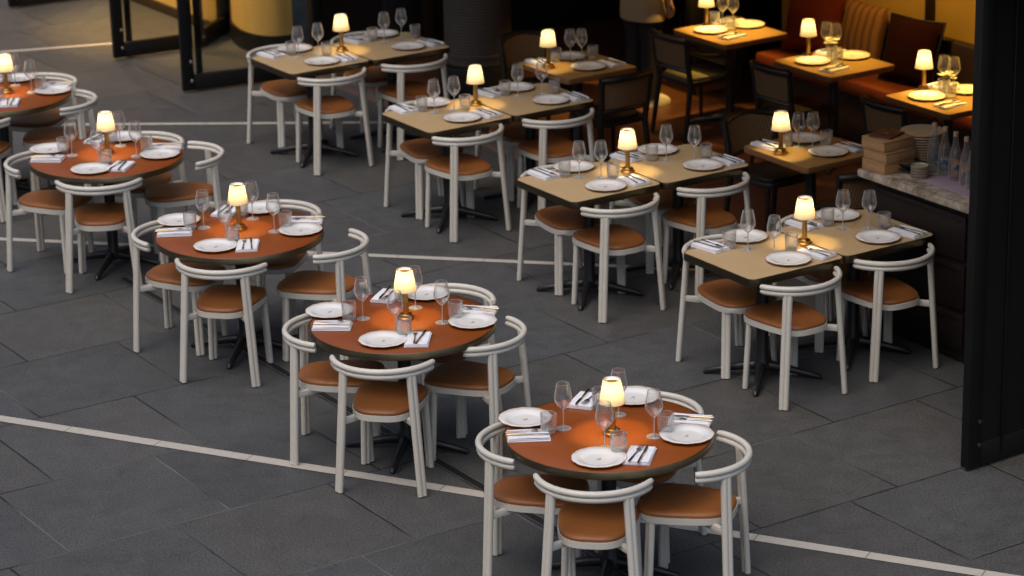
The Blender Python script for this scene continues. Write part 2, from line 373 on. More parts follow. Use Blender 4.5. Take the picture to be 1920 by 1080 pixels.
utag('end_wall', mb, 'darkwall', 'dark end wall beyond the service counter', 'wall')
mb = MB(); ubox(mb, 13.36, 13.437, 14.94, 14.972, .82, 3.04, .004)
utag('wall_post', mb, 'blackwood', 'thin black post up the amber wall above the dark red cushion', 'post')
mb = MB(); ubox(mb, 13.30, 13.437, 8.1, 12.9, 1.18, 1.22, .004)
utag('wall_shelf', mb, 'blackwood', 'dark shelf edge on the amber wall beside the black door stack', 'shelf')
# dark wall details
mb = MB(); ubox(mb, 11.46, 11.72, 19.62, 19.697, 0, 3.04, .004)
utag('wall_panel', mb, 'greypanel', 'dark grey panel on the black wall behind the farthest beige tables', 'panel')
mb = MB(); ubox(mb, 11.84, 11.93, 19.60, 19.697, 0, 3.04, .004)
utag('trim_strip', mb, 'bronzetrim', 'dull bronze strip on the black wall left of the round column', 'trim')
mb = MB(); ubox(mb, 10.93, 11.0, 19.96, 20.05, 0, 3.04, .004)
utag('trim_strip', mb, 'bronzetrim', 'brownish strip standing beside the curved yellow wall', 'trim')
mb = MB(); ubox(mb, 9.15, 10.547, 7, 19.2, 2.82, 2.95, .01)  # unseen overhang, added to keep daylight off the interior and nearby tables
utag('added_canopy', mb, 'soffit', 'shallow overhang added out of view to darken the restaurant front', 'added_canopy')
# column
cpos = W(11.43, 18.12)
t = tag(link('round_column', None, None, cpos), 'thick dark woven-clad round column behind the beige tables', 'column')
mb = MB(); mb.lathe([(.33, .0), (.33, .285), (.325, .295), (.28, .30)], 48, cap=True); link('base', mb.mesh('base', 'black'), t)
mb = MB(); mb.lathe([(.275, .302), (.275, .36), (.285, .365), (.285, .385), (.27, .39), (.27, 3.04)], 48, cap=True); link('shaft', mb.mesh('shaft', 'ribbed'), t)
# yellow wall by the doors + curved wall
mb = MB(); ubox(mb, 10.76, 10.9, 21.40, 27, .09, 3.04); yw = tag(link('yellow_wall', None, None, W(10.8, 23)), 'ochre yellow wall seen through the glass door leaves', 'wall')
childw('wall_face', mb, 'ochre', yw)
mb = MB(); ubox(mb, 10.74, 10.9, 21.40, 27, 0, .088, .004); childw('skirting', mb, 'bronzetrim', yw)
arc = [(10.87, 21.37), (10.75, 21.12), (10.68, 20.86), (10.665, 20.68), (10.70, 20.51), (10.79, 20.39), (10.93, 20.34)]
def bez(pts, n=6):
    out = []
    P = [Vector(p) for p in pts]; P = [2 * P[0] - P[1]] + P + [2 * P[-1] - P[-2]]
    for i in range(1, len(P) - 2):
        for k in range(n):
            t = k / n; a, b, c, d = P[i - 1:i + 3]
            out.append(.5 * ((2 * b) + (c - a) * t + (2 * a - 5 * b + 4 * c - d) * t * t + (3 * b - a - 3 * c + d) * t ** 3))
    out.append(P[-2]); return out
def curvewall(mb, pts, z0, z1, th):
    P = bez(pts); rings = []
    for i, p in enumerate(P):
        d = (P[min(i + 1, len(P) - 1)] - P[max(i - 1, 0)]).normalized(); n = Vector((-d.y, d.x)) * th
        q = p - n
        rings.append([W(p.x, p.y, z0), W(q.x, q.y, z0), W(q.x, q.y, z1), W(p.x, p.y, z1)])
    return mb.loft(rings)
cw = tag(link('curved_wall', None, None, W(10.8, 20.8)), 'curved yellow wall with black plinth right of the open door leaves', 'wall')
childw('wall_face', curvewall(MB(), [(a + .02, b) for a, b in arc], .162, 3.04, -.03), 'ochre', cw)
childw('plinth', curvewall(MB(), arc, 0, .16, -.06), 'black', cw)

# folding glass door leaves ------------------------------------------------
def leaf(p, q, label, hgt=2.78, solid=False, z_rail=.13, fold=True):
    p, q = Vector(p), Vector(q); L = (q - p).length; d = (q - p) / L; ang = math.atan2(d.y, d.x) + TH
    r = tag(link('door_leaf', None, None, W(p.x, p.y), ang), label, 'door', 'folding doors standing open along the facade')
    for x0, x1 in ((0, .095), (L - .095, L)):
        mb = MB(); mb.box(((x0 + x1) / 2, 0, hgt / 2 + .01), (x1 - x0, .055, hgt - .02), 0, .004); link('stile', mb.mesh('stile', 'black'), r)
    mb = MB(); mb.box((L / 2, 0, z_rail / 2 + .015), (L - .192, .05, z_rail), 0, .004); link('bottom_rail', mb.mesh('bottom_rail', 'black'), r)
    mb = MB(); mb.box((L / 2, 0, hgt - .1), (L - .192, .05, .12), 0, .004); link('top_rail', mb.mesh('top_rail', 'black'), r)
    mb = MB(); mb.box((L / 2, 0, hgt / 2), (L - .188, .008 if not solid else .04, hgt - .2)); link('pane' if not solid else 'panel', mb.mesh('pane', 'pane' if not solid else 'black'), r)
    # second, slimmer leaf folded against the first
    for x in (.165, L - .05) if fold else ():
        mb = MB(); mb.box((x, .045, hgt / 2 + .01), (.05, .03, hgt - .02), 0, .003); link('folded_stile', mb.mesh('folded_stile', 'black'), r)
    for z in (.10, .26) if not solid else (.14, .27):
        mb = MB(); mb.tube([(.075, -.026, z), (.075, -.038, z), (.075, -.042, z)], [.014, .014, .009], 12); link('floor_bolt', mb.mesh('floor_bolt', 'iron' if solid else 'alu'), r)
    return r
leaf((9.687, 23.53), (10.74, 23.45), 'black framed glass door leaf at the top left corner')
leaf((9.60, 21.09), (10.32, 21.03), 'second black framed glass door leaf, left of the leaf nearest the beige tables')
leaf((9.56, 19.70), (10.78, 19.50), 'black framed glass door leaf nearest to the farthest beige tables')
leaf((10.34, 20.97), (10.86, 21.39), 'short glass screen leaf in front of the yellow wall', z_rail=.15, fold=False)
t = leaf((9.235, 9.945), (10.62, 9.99), 'tall solid black folding door stack at the right edge', solid=True)
for x in (.24, .42, .47):
    mb = MB(); mb.box((x, -.03, 1.4), (.012, .012, 2.7), 0, .003); link('moulding', mb.mesh('moulding', 'black'), t)

# ------------------------------------------------------------------ terrace chair (rail arc centred on the origin, sitter faces +y)
ZR, RR, PHI = .688, .280, -.30
XF, YF, XG, YG = .224, -.235, .177, .169
def chair_parts():
    P = []
    def outline(w0, w1, y0, y1, n=56, e=3.2):
        out = []; cy, hy = (y0 + y1) / 2, (y1 - y0) / 2
        for i in range(n):
            a = 2 * pi * i / n; cx = abs(cos(a)) ** (2 / e) * (1 if cos(a) >= 0 else -1); sy = abs(sin(a)) ** (2 / e) * (1 if sin(a) >= 0 else -1)
            y = cy + hy * sy; ww = w0 + (w1 - w0) * (sy + 1) / 2; out.append((ww * cx, y))
        return out
    o = outline(.158, .212, -.225, .245)
    mb = MB(); mb.prism(o, .405, .437, .009, 3); P.append(('seat_shell', mb.mesh('seat_shell', 'cream'), None))
    mb = MB(); rings = []
    for s, z in ((.975, .4385), (.985, .446), (.975, .453), (.94, .460), (.84, .465), (.6, .4665), (.3, .4655), (.05, .465)):
        rings.append([(x * s, (y - .01) * s + .01, z) for x, y in o])
    mb.loft(rings); P.append(('seat_pad', mb.mesh('seat_pad', 'tan', ang=60), None))
    a0, a1 = pi - PHI, 2 * pi + PHI
    mb = MB()
    for z, rr in ((ZR + .0145, RR + .003), (ZR - .0145, RR - .002)):
        pts = [(rr * cos(a), rr * sin(a), z) for a in [a0 + (a1 - a0) * i / 40 for i in range(41)]]
        mb.tube(pts, [.0125] + [.0158] * 39 + [.0125], 14)
    P.append(('back_rail', mb.mesh('back_rail', 'cream', ang=50), None))
    def leg(foot, top, r=.0160, off=.0115, rub=True):
        foot, top = Vector(foot), Vector(top); d = Vector((-foot.y, foot.x, 0)).normalized(); mb = MB()
        for s in (-1, 1):
            o = d * off * s
            mb.tube([foot + o + Vector((0, 0, .006)), foot.lerp(top, .5) + o, top + o], [r, r * 1.04, r * 1.04], 12)
        ft = MB(); ft.tube([foot, foot + Vector((0, 0, .007))], r * .95, 10)
        return mb.mesh('leg', 'cream', ang=50), ft.mesh('foot_cap', 'iron')
    for s in (-1, 1):
        tx = sin(radians(40)) * RR; ty = -cos(radians(40)) * RR
        a, b = leg((s * XF, YF, 0), (s * tx, ty + .005, ZR - .018)); P.append(('rear_leg', a, None)); P.append(('foot_cap', b, len(P) - 1))
    for s in (-1, 1):
        a, b = leg((s * XG, YG, 0), (s * (XG - .016), YG - .014, .408)); P.append(('front_leg', a, None)); P.append(('foot_cap', b, len(P) - 1))
    for s in (-1, 1):
        mb = MB(); p = Vector((s * .205, -.222, .395)); q = Vector((s * .06, -.05, .392)); d = q - p; an = math.atan2(d.y, d.x)
        mb.box((p + q) / 2, (d.length, .026, .036), an, .006); P.append(('bracket', mb.mesh('bracket', 'cream'), None))
    return P
CH = chair_parts()

def iron_base(top, arm=.33):
    P = []; mb = MB(); mb.lathe([(.052, .05), (.05, .09), (.036, .12), (.036, top)], 20, cap=True); P.append(('column', mb.mesh('column', 'iron'), None))
    mb = MB(); mb.lathe([(.02, top - .03), (.12, top - .012), (.12, top)], 20, cap=True); P.append(('mounting_plate', mb.mesh('mounting_plate', 'iron'), None))
    for k in range(4):
        a = k * pi / 2 + pi / 4; d = Vector((cos(a), sin(a), 0)); mb = MB()
        mb.tube([d * .03 + Vector((0, 0, .075)), d * .12 + Vector((0, 0, .062)), d * .24 + Vector((0, 0, .038)), d * arm + Vector((0, 0, .018)), d * (arm + .012) + Vector((0, 0, .008))], [.030, .026, .020, .017, .010], 10)
        P.append(('foot', mb.mesh('foot', 'iron'), None))
    return P
TZ = .743
def round_parts():
    mb = MB(); mb.lathe([(.001, TZ), (.30, TZ), (.494, TZ), (.4955, TZ - .002), (.4955, TZ - .02)], 96); P = [('tabletop', mb.mesh('tabletop', 'orange', ang=60), None)]
    mb = MB(); mb.lathe([(.4965, TZ - .03), (.4965, TZ + .0005), (.4995, TZ + .0005), (.501, TZ - .002), (.501, TZ - .035), (.498, TZ - .038), (.36, TZ - .038), (.001, TZ - .038)], 96); P.append(('metal_edge', mb.mesh('metal_edge', 'brass'), None))
    return P + iron_base(TZ - .040)
RT = round_parts()
def rect_parts(w, d, top, edge, r=.035, et=.042):
    mb = MB(); mb.prism(rrect(w - .008, d - .008, r - .004), TZ - .02, TZ, .0015, 1); P = [('tabletop', mb.mesh('tabletop', top), None)]
    o = rrect(w, d, r); i = rrect(w - .0076, d - .0076, r - .0038); mb = MB()
    mb.loft([[(x, y, TZ - .03) for x, y in i], [(x, y, TZ + .0006) for x, y in i], [(x, y, TZ + .0006) for x, y in o], [(x * 1.003, y * 1.003, TZ - .003) for x, y in o], [(x * 1.003, y * 1.003, TZ - et) for x, y in o], [(x, y, TZ - et - .002) for x, y in o], [(x * .1, y * .1, TZ - et - .002) for x, y in o]], cap=False)
    P.append(('metal_edge' if edge == 'bronze' else 'wood_edge', mb.mesh('edge', edge), None))
    return P + iron_base(TZ - et - .004)
BT = rect_parts(.684, .660, 'beige', 'bronze', .052)
IT = rect_parts(.61, .66, 'wood', 'woodedge', .03, .036)

# ------------------------------------------------------------------ tableware
def lamp_parts():
    P = []; mb = MB(); mb.lathe([(.0, 0), (.044, 0), (.0455, .003), (.0455, .011), (.043, .014), (.036, .015), (.036, .026), (.033, .030), (.018, .031), (.0, .031)], 32); P.append(('base', mb.mesh('base', 'gold'), None))
    mb = MB(); mb.lathe([(.0, .0312), (.0175, .0312), (.0160, .05), (.0145, .14), (.0130, .185), (.0, .187)], 24); P.append(('stem', mb.mesh('stem', 'gold'), None))
    fn = lambda a, r, z: 1 + .014 * (cos(a * 26) ** 2) * (1 if r > .03 else 0)
    mb = MB(); mb.lathe([(.0625, .160), (.0615, .163), (.0545, .205), (.0465, .250), (.0415, .276), (.040, .278)], 156, fn=fn); P.append(('shade', mb.mesh('shade', 'shade', ang=80), None))
    mb = MB(); mb.lathe([(.040, .2785), (.0385, .2785), (.031, .2755), (.029, .270)], 40); P.append(('shade_top', mb.mesh('shade_top', 'china', ang=80), 2))
    mb = MB(); mb.lathe([(.0305, .268), (.0, .268)], 32); P.append(('top_disc', mb.mesh('top_disc', 'goldline'), 2))
    for rr, z in ((.0635, .1615), (.0408, .2785)):
        mb = MB(); mb.tube([(rr * cos(a), rr * sin(a), z) for a in [2 * pi * i / 48 for i in range(49)]], .0011, 6)
        P.append(('trim', mb.mesh('trim', 'goldline'), 2))
    return P
LP = lamp_parts()
def plate_parts():
    fn = lambda a, r, z: 1 + (.030 * (abs(cos(a * 6)) ** .6 - .5) if r > .09 else 0)
    mb = MB(); mb.lathe([(.0, .0045), (.062, .0045), (.078, .006), (.086, .011), (.104, .0145), (.129, .018), (.130, .0165), (.127, .0145), (.08, .002), (.07, 0), (.0, 0)], 96, fn=fn)
    P = [('dish', mb.mesh('dish', 'china', ang=70), None)]
    mb = MB(); mb.tube([(.1295 * (1 + .030 * (abs(cos(a * 6)) ** .6 - .5)) * cos(a), .1295 * (1 + .030 * (abs(cos(a * 6)) ** .6 - .5)) * sin(a), .0176) for a in [2 * pi * i / 96 for i in range(97)]], .0017, 5)
    P.append(('gold_rim', mb.mesh('gold_rim', 'goldline'), None))
    mb = MB()
    for pts in ([(-.013, 0), (-.008, .006), (-.003, -.002), (.002, .006), (.007, .001), (.014, .004)], [(-.009, -.006), (-.002, -.008), (.004, -.005)], [(.004, .008), (.009, .010), (.011, .006)]):
        mb.tube([(x, y, .0048) for x, y in pts], .0015, 5)
    P.append(('emblem', mb.mesh('emblem', 'goldline'), None))
    return P
PL = plate_parts()
def wine_parts():
    mb = MB(); mb.lathe([(.004, .098), (.014, .106), (.032, .126), (.0425, .146), (.0435, .158), (.041, .180), (.036, .207), (.031, .232)], 36); P = [('bowl', mb.mesh('bowl', 'glass', ang=80), None)]
    mb = MB(); mb.tube([(.031 * cos(a), .031 * sin(a), .232) for a in [2 * pi * i / 36 for i in range(37)]], .0007, 5); P.append(('rim', mb.mesh('rim', 'rimglass', ang=80), 0))
    mb = MB(); mb.lathe([(.0085, .006), (.0045, .012), (.0032, .03), (.003, .07), (.0038, .09), (.006, .0985)], 12, cap=True); P.append(('stem', mb.mesh('stem', 'rimglass', ang=80), None))
    mb = MB(); mb.lathe([(.0, .0005), (.037, .0005), (.0375, .0015), (.030, .0026), (.012, .0055), (.0, .0062)], 36); P.append(('foot', mb.mesh('foot', 'glass', ang=80), None))
    return P
WG = wine_parts()
def tumbler_parts():
    fn = lambda a, r, z: 1 + .06 * (abs(cos(a * 11)) - .6) * (1 if .008 < z < .088 and r > .03 else 0)
    mb = MB(); mb.lathe([(.0, .0), (.032, .0), (.034, .003), (.0355, .012), (.037, .04), (.0385, .07), (.0395, .088), (.040, .098), (.0385, .098), (.037, .085), (.0345, .03), (.033, .016), (.0, .014)], 132, fn=fn)
    P = [('tumbler_body', mb.mesh('tumbler_body', 'ribglass', ang=80), None)]
    mb = MB(); mb.tube([(.0392 * cos(a), .0392 * sin(a), .0982) for a in [2 * pi * i / 36 for i in range(37)]], .0009, 5); P.append(('rim', mb.mesh('rim', 'rimglass', ang=80), 0))
    mb = MB(); mb.lathe([(.0, .002), (.030, .002), (.031, .006), (.030, .013), (.0, .0135)], 24); P.append(('thick_base', mb.mesh('thick_base', 'rimglass', ang=80), 0))
    return P
TU = tumbler_parts()
def napkin_mesh(seed):
    rnd = random.Random(seed); mb = MB()
    z = .0006
    for k, (w_, l_) in enumerate(((.128, .205), (.124, .203), (.122, .199), (.118, .196))):
        t = bmesh.new(); nx, ny = 10, 14; th = .0042
        dx, dy, rr = rnd.uniform(-.002, .002), rnd.uniform(-.003, .003), rnd.uniform(-.03, .03)
        def hgt(x, y): return .0014 * sin(x * 40 + k + seed) * cos(y * 26 + k * 2) + (.0035 * max(0, x / w_ * 2 - .6) if k == 3 else 0)
        top = [[None] * (ny + 1) for _ in range(nx + 1)]; bot = [[None] * (ny + 1) for _ in range(nx + 1)]
        for i in range(nx + 1):
            for j in range(ny + 1):
                a, b = i / nx * 2 - 1, j / ny * 2 - 1; e = max(abs(a), abs(b)); f = 1 - .42 * max(0, (e - .88) / .12)
                x, y = a * w_ / 2, b * l_ / 2; X, Y = x * cos(rr) - y * sin(rr) + dx, x * sin(rr) + y * cos(rr) + dy
                hh = hgt(x, y) * (k * .33)
                top[i][j] = t.verts.new((X, Y, z + th / 2 + th / 2 * f + hh)); bot[i][j] = t.verts.new((X, Y, z + th / 2 - th / 2 * f + hh))
        for i in range(nx):
            for j in range(ny):
                t.faces.new((top[i][j], top[i + 1][j], top[i + 1][j + 1], top[i][j + 1])); t.faces.new((bot[i][j], bot[i][j + 1], bot[i + 1][j + 1], bot[i + 1][j]))
        for i in range(nx):
            t.faces.new((bot[i][0], bot[i + 1][0], top[i + 1][0], top[i][0])); t.faces.new((bot[i + 1][ny], bot[i][ny], top[i][ny], top[i + 1][ny]))
        for j in range(ny):
            t.faces.new((bot[0][j + 1], bot[0][j], top[0][j], top[0][j + 1])); t.faces.new((bot[nx][j], bot[nx][j + 1], top[nx][j + 1], top[nx][j]))
        mb.add(t); z += th + .0003
    return [('napkin', mb.mesh('napkin', 'linen', ang=70), None)]
NP = [napkin_mesh(s) for s in range(4)]
def fork_parts():
    mb = MB(); mb.tube([(0, -.105, .0022), (0, -.09, .003), (0, -.03, .0045), (0, .02, .007)], [.0055, .006, .0038, .0028], 8)
    for v in mb.bm.verts: v.co.z = .0035 + (v.co.z - .0035) * .5
    P = [('handle', mb.mesh('handle', 'cutgold', ang=70), None)]
    mb = MB(); mb.prism([(-.0028, .018), (.0028, .018), (.011, .036), (.0115, .052), (-.0115, .052), (-.011, .036)], .0045, .0065, .0006, 1)
    for x in (-.0098, -.0033, .0033, .0098): mb.box((x, .073, .0058), (.003, .044, .0018), 0, .0005)
    P.append(('head', mb.mesh('head', 'steel', ang=70), None)); return P
def knife_parts():
    mb = MB(); mb.tube([(0, -.11, .003), (0, -.10, .0035), (0, -.03, .0038), (0, .005, .0035)], [.005, .0062, .005, .004], 8)
    P = [('handle', mb.mesh('handle', 'cutgold', ang=70), None)]
    mb = MB(); mb.prism([(-.005, .003), (.005, .003), (.008, .03), (.0085, .08), (.006, .10), (0, .112), (-.004, .105), (-.005, .06)], .0025, .0042, .0006, 1)
    P.append(('blade', mb.mesh('blade', 'steel', ang=70), None)); return P
FK, KN = fork_parts(), knife_parts()

LAMPS = []
def put_lamp(p, label, k=1.0):
    r = inst(LP, 'table_lamp', label, 'table lamp', (p[0], p[1], TZ + .0008), random.uniform(0, 6), 'small cordless lamps lit on the tables')
    l = bpy.data.lights.new('bulb', 'POINT'); l.energy = LAMP_W * k * random.uniform(.82, 1.15); l.color = (1, .74, .32); l.shadow_soft_size = .012
    o = link('bulb', l, r, (0, 0, .232)); return r
LAMP_W = 3.1
def jit(a): return random.uniform(-a, a)
def put_plate(p, label, g): inst(PL, 'plate', label, 'plate', (p[0], p[1], TZ + .0008), random.uniform(0, .8), g)
def put_napkin(p, rz, label, g, fl, kl, flip=1, k=[0]):
    k[0] += 1; rz += jit(.15)
    inst(NP[k[0] % 4], 'napkin', label, 'napkin', (p[0], p[1], TZ + .0008), rz, g)
    c, s = cos(rz), sin(rz); z = TZ + .0205
    for nm, P, x, l, gg, cat in (('fork', FK, -.018, fl, 'forks lying on folded napkins', 'fork'), ('knife', KN, .016, kl, 'knives lying on folded napkins', 'knife')):
        x += jit(.005); y = .004 + jit(.012)
        inst(P, nm, l, cat, (p[0] + x * c - y * s, p[1] + x * s + y * c, z), rz + jit(.16), gg)
def put_wine(p, label, g): inst(WG, 'wine_glass', label, 'wine glass', (p[0], p[1], TZ + .0008), random.uniform(0, 6), g)
def put_tumbler(p, label, g): inst(TU, 'tumbler', label, 'tumbler', (p[0], p[1], TZ + .0008), random.uniform(0, 6), g)
def put_chair(x, y, a, label, g): inst(CH, 'terrace_chair', label, 'chair', (x, y, 0), radians(a), g)

# ------------------------------------------------------------------ round tables
RC = {'nearest': (.445, 12.174), 'second-nearest': (-.591, 13.839), 'third-nearest': (-1.613, 15.512), 'fourth-nearest': (-2.631, 17.24), 'farthest': (-3.61, 18.93)}
RS = {
 'nearest': dict(P=[(-.058, -.349), (-.396, .182), (.142, .443), (.369, -.083)], G=[(-.026, -.206), (-.213, .065), (.059, .227), (.215, -.067)],
   T=[(.037, -.259), (-.286, .015), (-.027, .329), (.273, -.02)], N=[(.133, -.325), (-.385, -.036), (-.095, .41), (.402, .109)], L=(.019, -.018)),
 'second-nearest': dict(P=[(-.092, -.31), (-.401, .177), (.118, .435), (.376, -.048)], G=[(-.028, -.175), (-.215, .068), (.064, .229), (.214, -.026)],
   T=[(.017, -.22), (-.289, .056), (-.017, .357), (.285, .032)], N=[(.091, -.313), (-.376, -.055), (-.096, .415), (.405, .128)], L=(.017, .055)),
 'third-nearest': dict(P=[(-.111, -.287), (-.385, .24), (.088, .45), (.365, -.01)], G=[(-.063, -.147), (-.219, .108), (.059, .27), (.21, .002)],
   T=[(-.017, -.178), (-.299, .09), (-.011, .333), (.271, .074)], N=[(.075, -.29), (-.386, .009), (-.11, .406), (.385, .181)], L=(-.005, .07)),
 'fourth-nearest': dict(P=[(-.056, -.324), (-.40, .183), (.05, .44), (.35, -.007)], G=[(-.026, -.199), (-.231, .043), (.058, .256), (.198, -.015)],
   T=[(.024, -.19), (-.30, .125), (-.006, .338), (.252, .105)], N=[(.129, -.272), (-.379, -.047), (-.103, .40), (.373, .176)], L=(-.003, .08)),
 'farthest': dict(P=[(-.07, -.32), (-.40, .18), (.055, .43), (.365, .05)], G=[(-.03, -.18), (-.22, .05), (.063, .26), (.215, .04)],
   T=[(.03, -.22), (-.29, .06), (-.01, .34), (.27, .11)], N=[(.11, -.27), (-.38, -.05), (-.10, .41), (.38, .21)], L=(.035, .06)),
}
SEATANG = {'front': -6, 'left': -92, 'back': 163, 'right': 83}
for nm, c in RC.items():
    tn = nm + ' round orange table' if nm != 'farthest' else 'farthest round orange table, cut by the left edge'
    short = nm + ' round table'
    inst(RT, 'round_table', {'nearest': 'nearest round orange-topped table with brass edge and black iron foot'}.get(nm, nm + ' round orange-topped table with metal edge'), 'table', (c[0], c[1], 0), TH, 'round orange-topped tables in a diagonal row')
    S = RS[nm]
    for i, seat in enumerate(('front', 'left', 'back', 'right')):
        if nm == 'farthest' and seat == 'left': continue
        at = f'at the {seat} of the {short}'
        ad = lambda q: (c[0] + q[0], c[1] + q[1])
        put_plate(ad(S['P'][i]), f'white scalloped plate with gold rim {at}', 'white plates on the round tables')
        put_wine(ad(S['G'][i]), f'empty wine glass by the {seat} plate of the {short}', 'wine glasses on the round tables')
        put_tumbler(ad(S['T'][i]), f'ribbed water tumbler by the {seat} plate of the {short}', 'tumblers on the round tables')
        put_napkin(ad(S['N'][i]), radians(SEATANG[seat]), f'folded white napkin {at}', 'folded napkins on the round tables', f'fork on the napkin {at}', f'knife on the napkin {at}')
    put_lamp((c[0] + S['L'][0], c[1] + S['L'][1]), f'lit brass table lamp with cream pleated shade on the {short}')
RCH = {'nearest': {'front': (.370, 11.795, -10), 'left': (.104, 12.188, -96.5), 'right': (.821, 12.002, 74.4), 'back': (.629, 12.509, 155)},
 'second-nearest': {'front': (-.668, 13.464, -11), 'left': (-.944, 13.874, -94.4), 'right': (-.223, 13.774, 64.5), 'back': (-.387, 14.273, 157)},
 'third-nearest': {'front': (-1.661, 15.157, -13.5), 'left': (-1.977, 15.659, -109.5), 'right': (-1.136, 15.411, 69.4), 'back': (-1.449, 15.981, 160)},
 'fourth-nearest': {'front': (-2.632, 16.914, 2.6), 'left': (-3.014, 17.289, -108.1), 'right': (-2.175, 17.393, 101.6), 'back': (-2.468, 17.667, 159)},
 'farthest': {'front': (-3.72, 18.52, -8), 'right': (-3.217, 18.887, 87.5), 'back': (-3.43, 19.379, 160)}}
for nm, d in RCH.items():
    for seat, (x, y, a) in d.items():
        put_chair(x, y, a, f'cream tubular chair with tan seat at the {seat} of the {nm} round table', 'cream chairs around the round tables')

# ------------------------------------------------------------------ joined beige tables
PC = {'nearest': (1.725, 15.048), 'second-nearest': (.785, 16.595), 'third-nearest': (-.134, 18.277), 'farthest': (-1.166, 19.955)}
PS = {
 'nearest': dict(P=[(9.373, 12.0), (9.307, 11.52), (10.067, 12.0), (9.973, 11.525)], G=[(9.258, 11.83), (9.31, 11.653), (9.942, 11.805), (10.056, 11.705)], T=[(9.187, 11.912), (9.447, 11.667), (9.912, 11.907), (10.126, 11.652)], N=[(9.104, 11.978), (9.508, 11.515), (9.804, 11.993), (10.185, 11.504)], L=(9.581, 11.715)),
 'second-nearest': dict(P=[(9.406, 13.811), (9.323, 13.342), (10.06, 13.804), (10.076, 13.339)], G=[(9.316, 13.619), (9.431, 13.546), (9.98, 13.601), (10.106, 13.47)], T=[(9.259, 13.699), (9.477, 13.482), (9.911, 13.663), (10.195, 13.465)], N=[(9.171, 13.799), (9.534, 13.337), (9.816, 13.8), (10.274, 13.34)], L=(9.631, 13.538)),
 'third-nearest': dict(P=[(9.53, 15.729), (9.484, 15.261), (10.22, 15.717), (10.221, 15.278)], G=[(9.42, 15.518), (9.571, 15.502), (10.115, 15.532), (10.278, 15.474)], T=[(9.38, 15.616), (9.64, 15.471), (10.069, 15.624), (10.369, 15.449)], N=[(9.287, 15.711), (9.676, 15.255), (9.997, 15.718), (10.407, 15.257)], L=(9.76, 15.521)),
 'farthest': dict(P=[(9.553, 17.723), (9.517, 17.252), (10.306, 17.724), (10.259, 17.252)], G=[(9.458, 17.50), (9.628, 17.50), (10.203, 17.502), (10.366, 17.52)], T=[(9.458, 17.61), (9.654, 17.42), (10.161, 17.61), (10.469, 17.49)], N=[(9.323, 17.677), (9.708, 17.23), (10.05, 17.68), (10.452, 17.25)], L=(9.814, 17.473)),
}
for nm, c in PC.items():
    S = PS[nm]; short = f'{nm} beige pair'
    for k, half in ((-1, 'left'), (1, 'right')):
        p = Vector((c[0], c[1], 0)) + EX * (k * (.3445)) + EY * (.006 * k * (1 if nm in ('nearest', 'third-nearest') else -1))
        inst(BT, 'beige_table', f'{half} table of the {nm} joined pair of square beige-topped tables', 'table', p, TH, 'beige-topped tables joined in pairs')
    for i, (side, half) in enumerate((('far', 'left'), ('near', 'left'), ('far', 'right'), ('near', 'right'))):
        at = f'at the {side} side of the {half} table, {short}'
        ww = lambda q: (W(*q).x, W(*q).y)
        put_plate(ww(S['P'][i]), f'white gold-rimmed plate {at}', 'white plates on the beige tables')
        put_wine(ww(S['G'][i]), f'empty wine glass {at}', 'wine glasses on the beige tables')
        put_tumbler(ww(S['T'][i]), f'ribbed tumbler {at}', 'tumblers on the beige tables')
        put_napkin(ww(S['N'][i]), TH + (pi if side == 'far' else 0) + .05, f'folded white napkin {at}', 'folded napkins on the beige tables', f'fork on the napkin {at}', f'knife on the napkin {at}')
    q = W(*S['L']); put_lamp((q.x, q.y), f'lit brass lamp with cream shade in the middle of the {short}')
PCH = {'nearest': [(1.565, 14.627, 33.3), (2.150, 15.030, 28.8), (1.287, 15.065, 211.6), (1.872, 15.468, 212)],
 'second-nearest': [(.627, 16.166, 30.1), (1.219, 16.554, 35.1), (.363, 16.627, 210.5), (.955, 17.015, 212)],
 'third-nearest': [(-.327, 17.867, 33.4), (.301, 18.248, 27.8), (-.557, 18.322, 209.8), (.071, 18.703, 211)],
 'farthest': [(-1.328, 19.548, 30.2), (-.734, 19.899, 30.8), (-1.661, 20.098, 215.3), (-1.05, 20.46, 213)]}
for nm, L_ in PCH.items():
    for (x, y, a), s in zip(L_, ('near side of the left table', 'near side of the right table', 'far side of the left table', 'far side of the right table')):
        put_chair(x, y, a, f'cream tan-seated chair at the {s}, {nm} beige pair', 'cream chairs along the beige tables')

# ------------------------------------------------------------------ interior tables
IS = [
 ('oak table behind the third-nearest beige pair', (10.96, 16.03), dict(P=[(11.03, 16.24), (10.97, 15.90)], G=[(10.99, 16.16), (11.065, 16.12)], T=[(10.89, 16.20), (11.15, 16.10)], N=[(10.765, 16.24), (11.17, 15.89)], L=(10.749, 16.09))),
 ('oak table beside the waiter', (12.465, 16.16), dict(P=[(12.35, 16.25), (12.68, 16.22)], G=[(12.56, 16.38), (12.60, 16.30)], T=[(12.50, 16.40), (12.50, 16.20)], N=[(12.36, 16.0), (12.66, 16.41)], L=(12.42, 16.40))),
 ('oak table before the striped cushion', (12.455, 14.92), dict(P=[(12.34, 15.02), (12.67, 14.97)], G=[(12.59, 15.17), (12.61, 15.09)], T=[(12.50, 14.99), (12.45, 14.87)], N=[(12.32, 14.75), (12.64, 15.17)], L=(12.42, 15.17))),
 ('oak table beyond the bottles', (12.435, 13.66), dict(P=[(12.32, 13.76), (12.65, 13.72)], G=[(12.58, 13.88), (12.60, 13.80)], T=[(12.50, 13.79), (12.45, 13.66)], N=[(12.30, 13.50), (12.62, 13.93)], L=(12.44, 13.93))),
 ('oak table left of the marble counter', (10.875, 13.24), dict(P=[(10.98, 13.44), (10.90, 13.10)], G=[(10.833, 13.32), (10.912, 13.27)], T=[(10.80, 13.40), (11.01, 13.25)], N=[(10.70, 13.47), (11.09, 13.10)], L=(10.657, 13.28))),
]
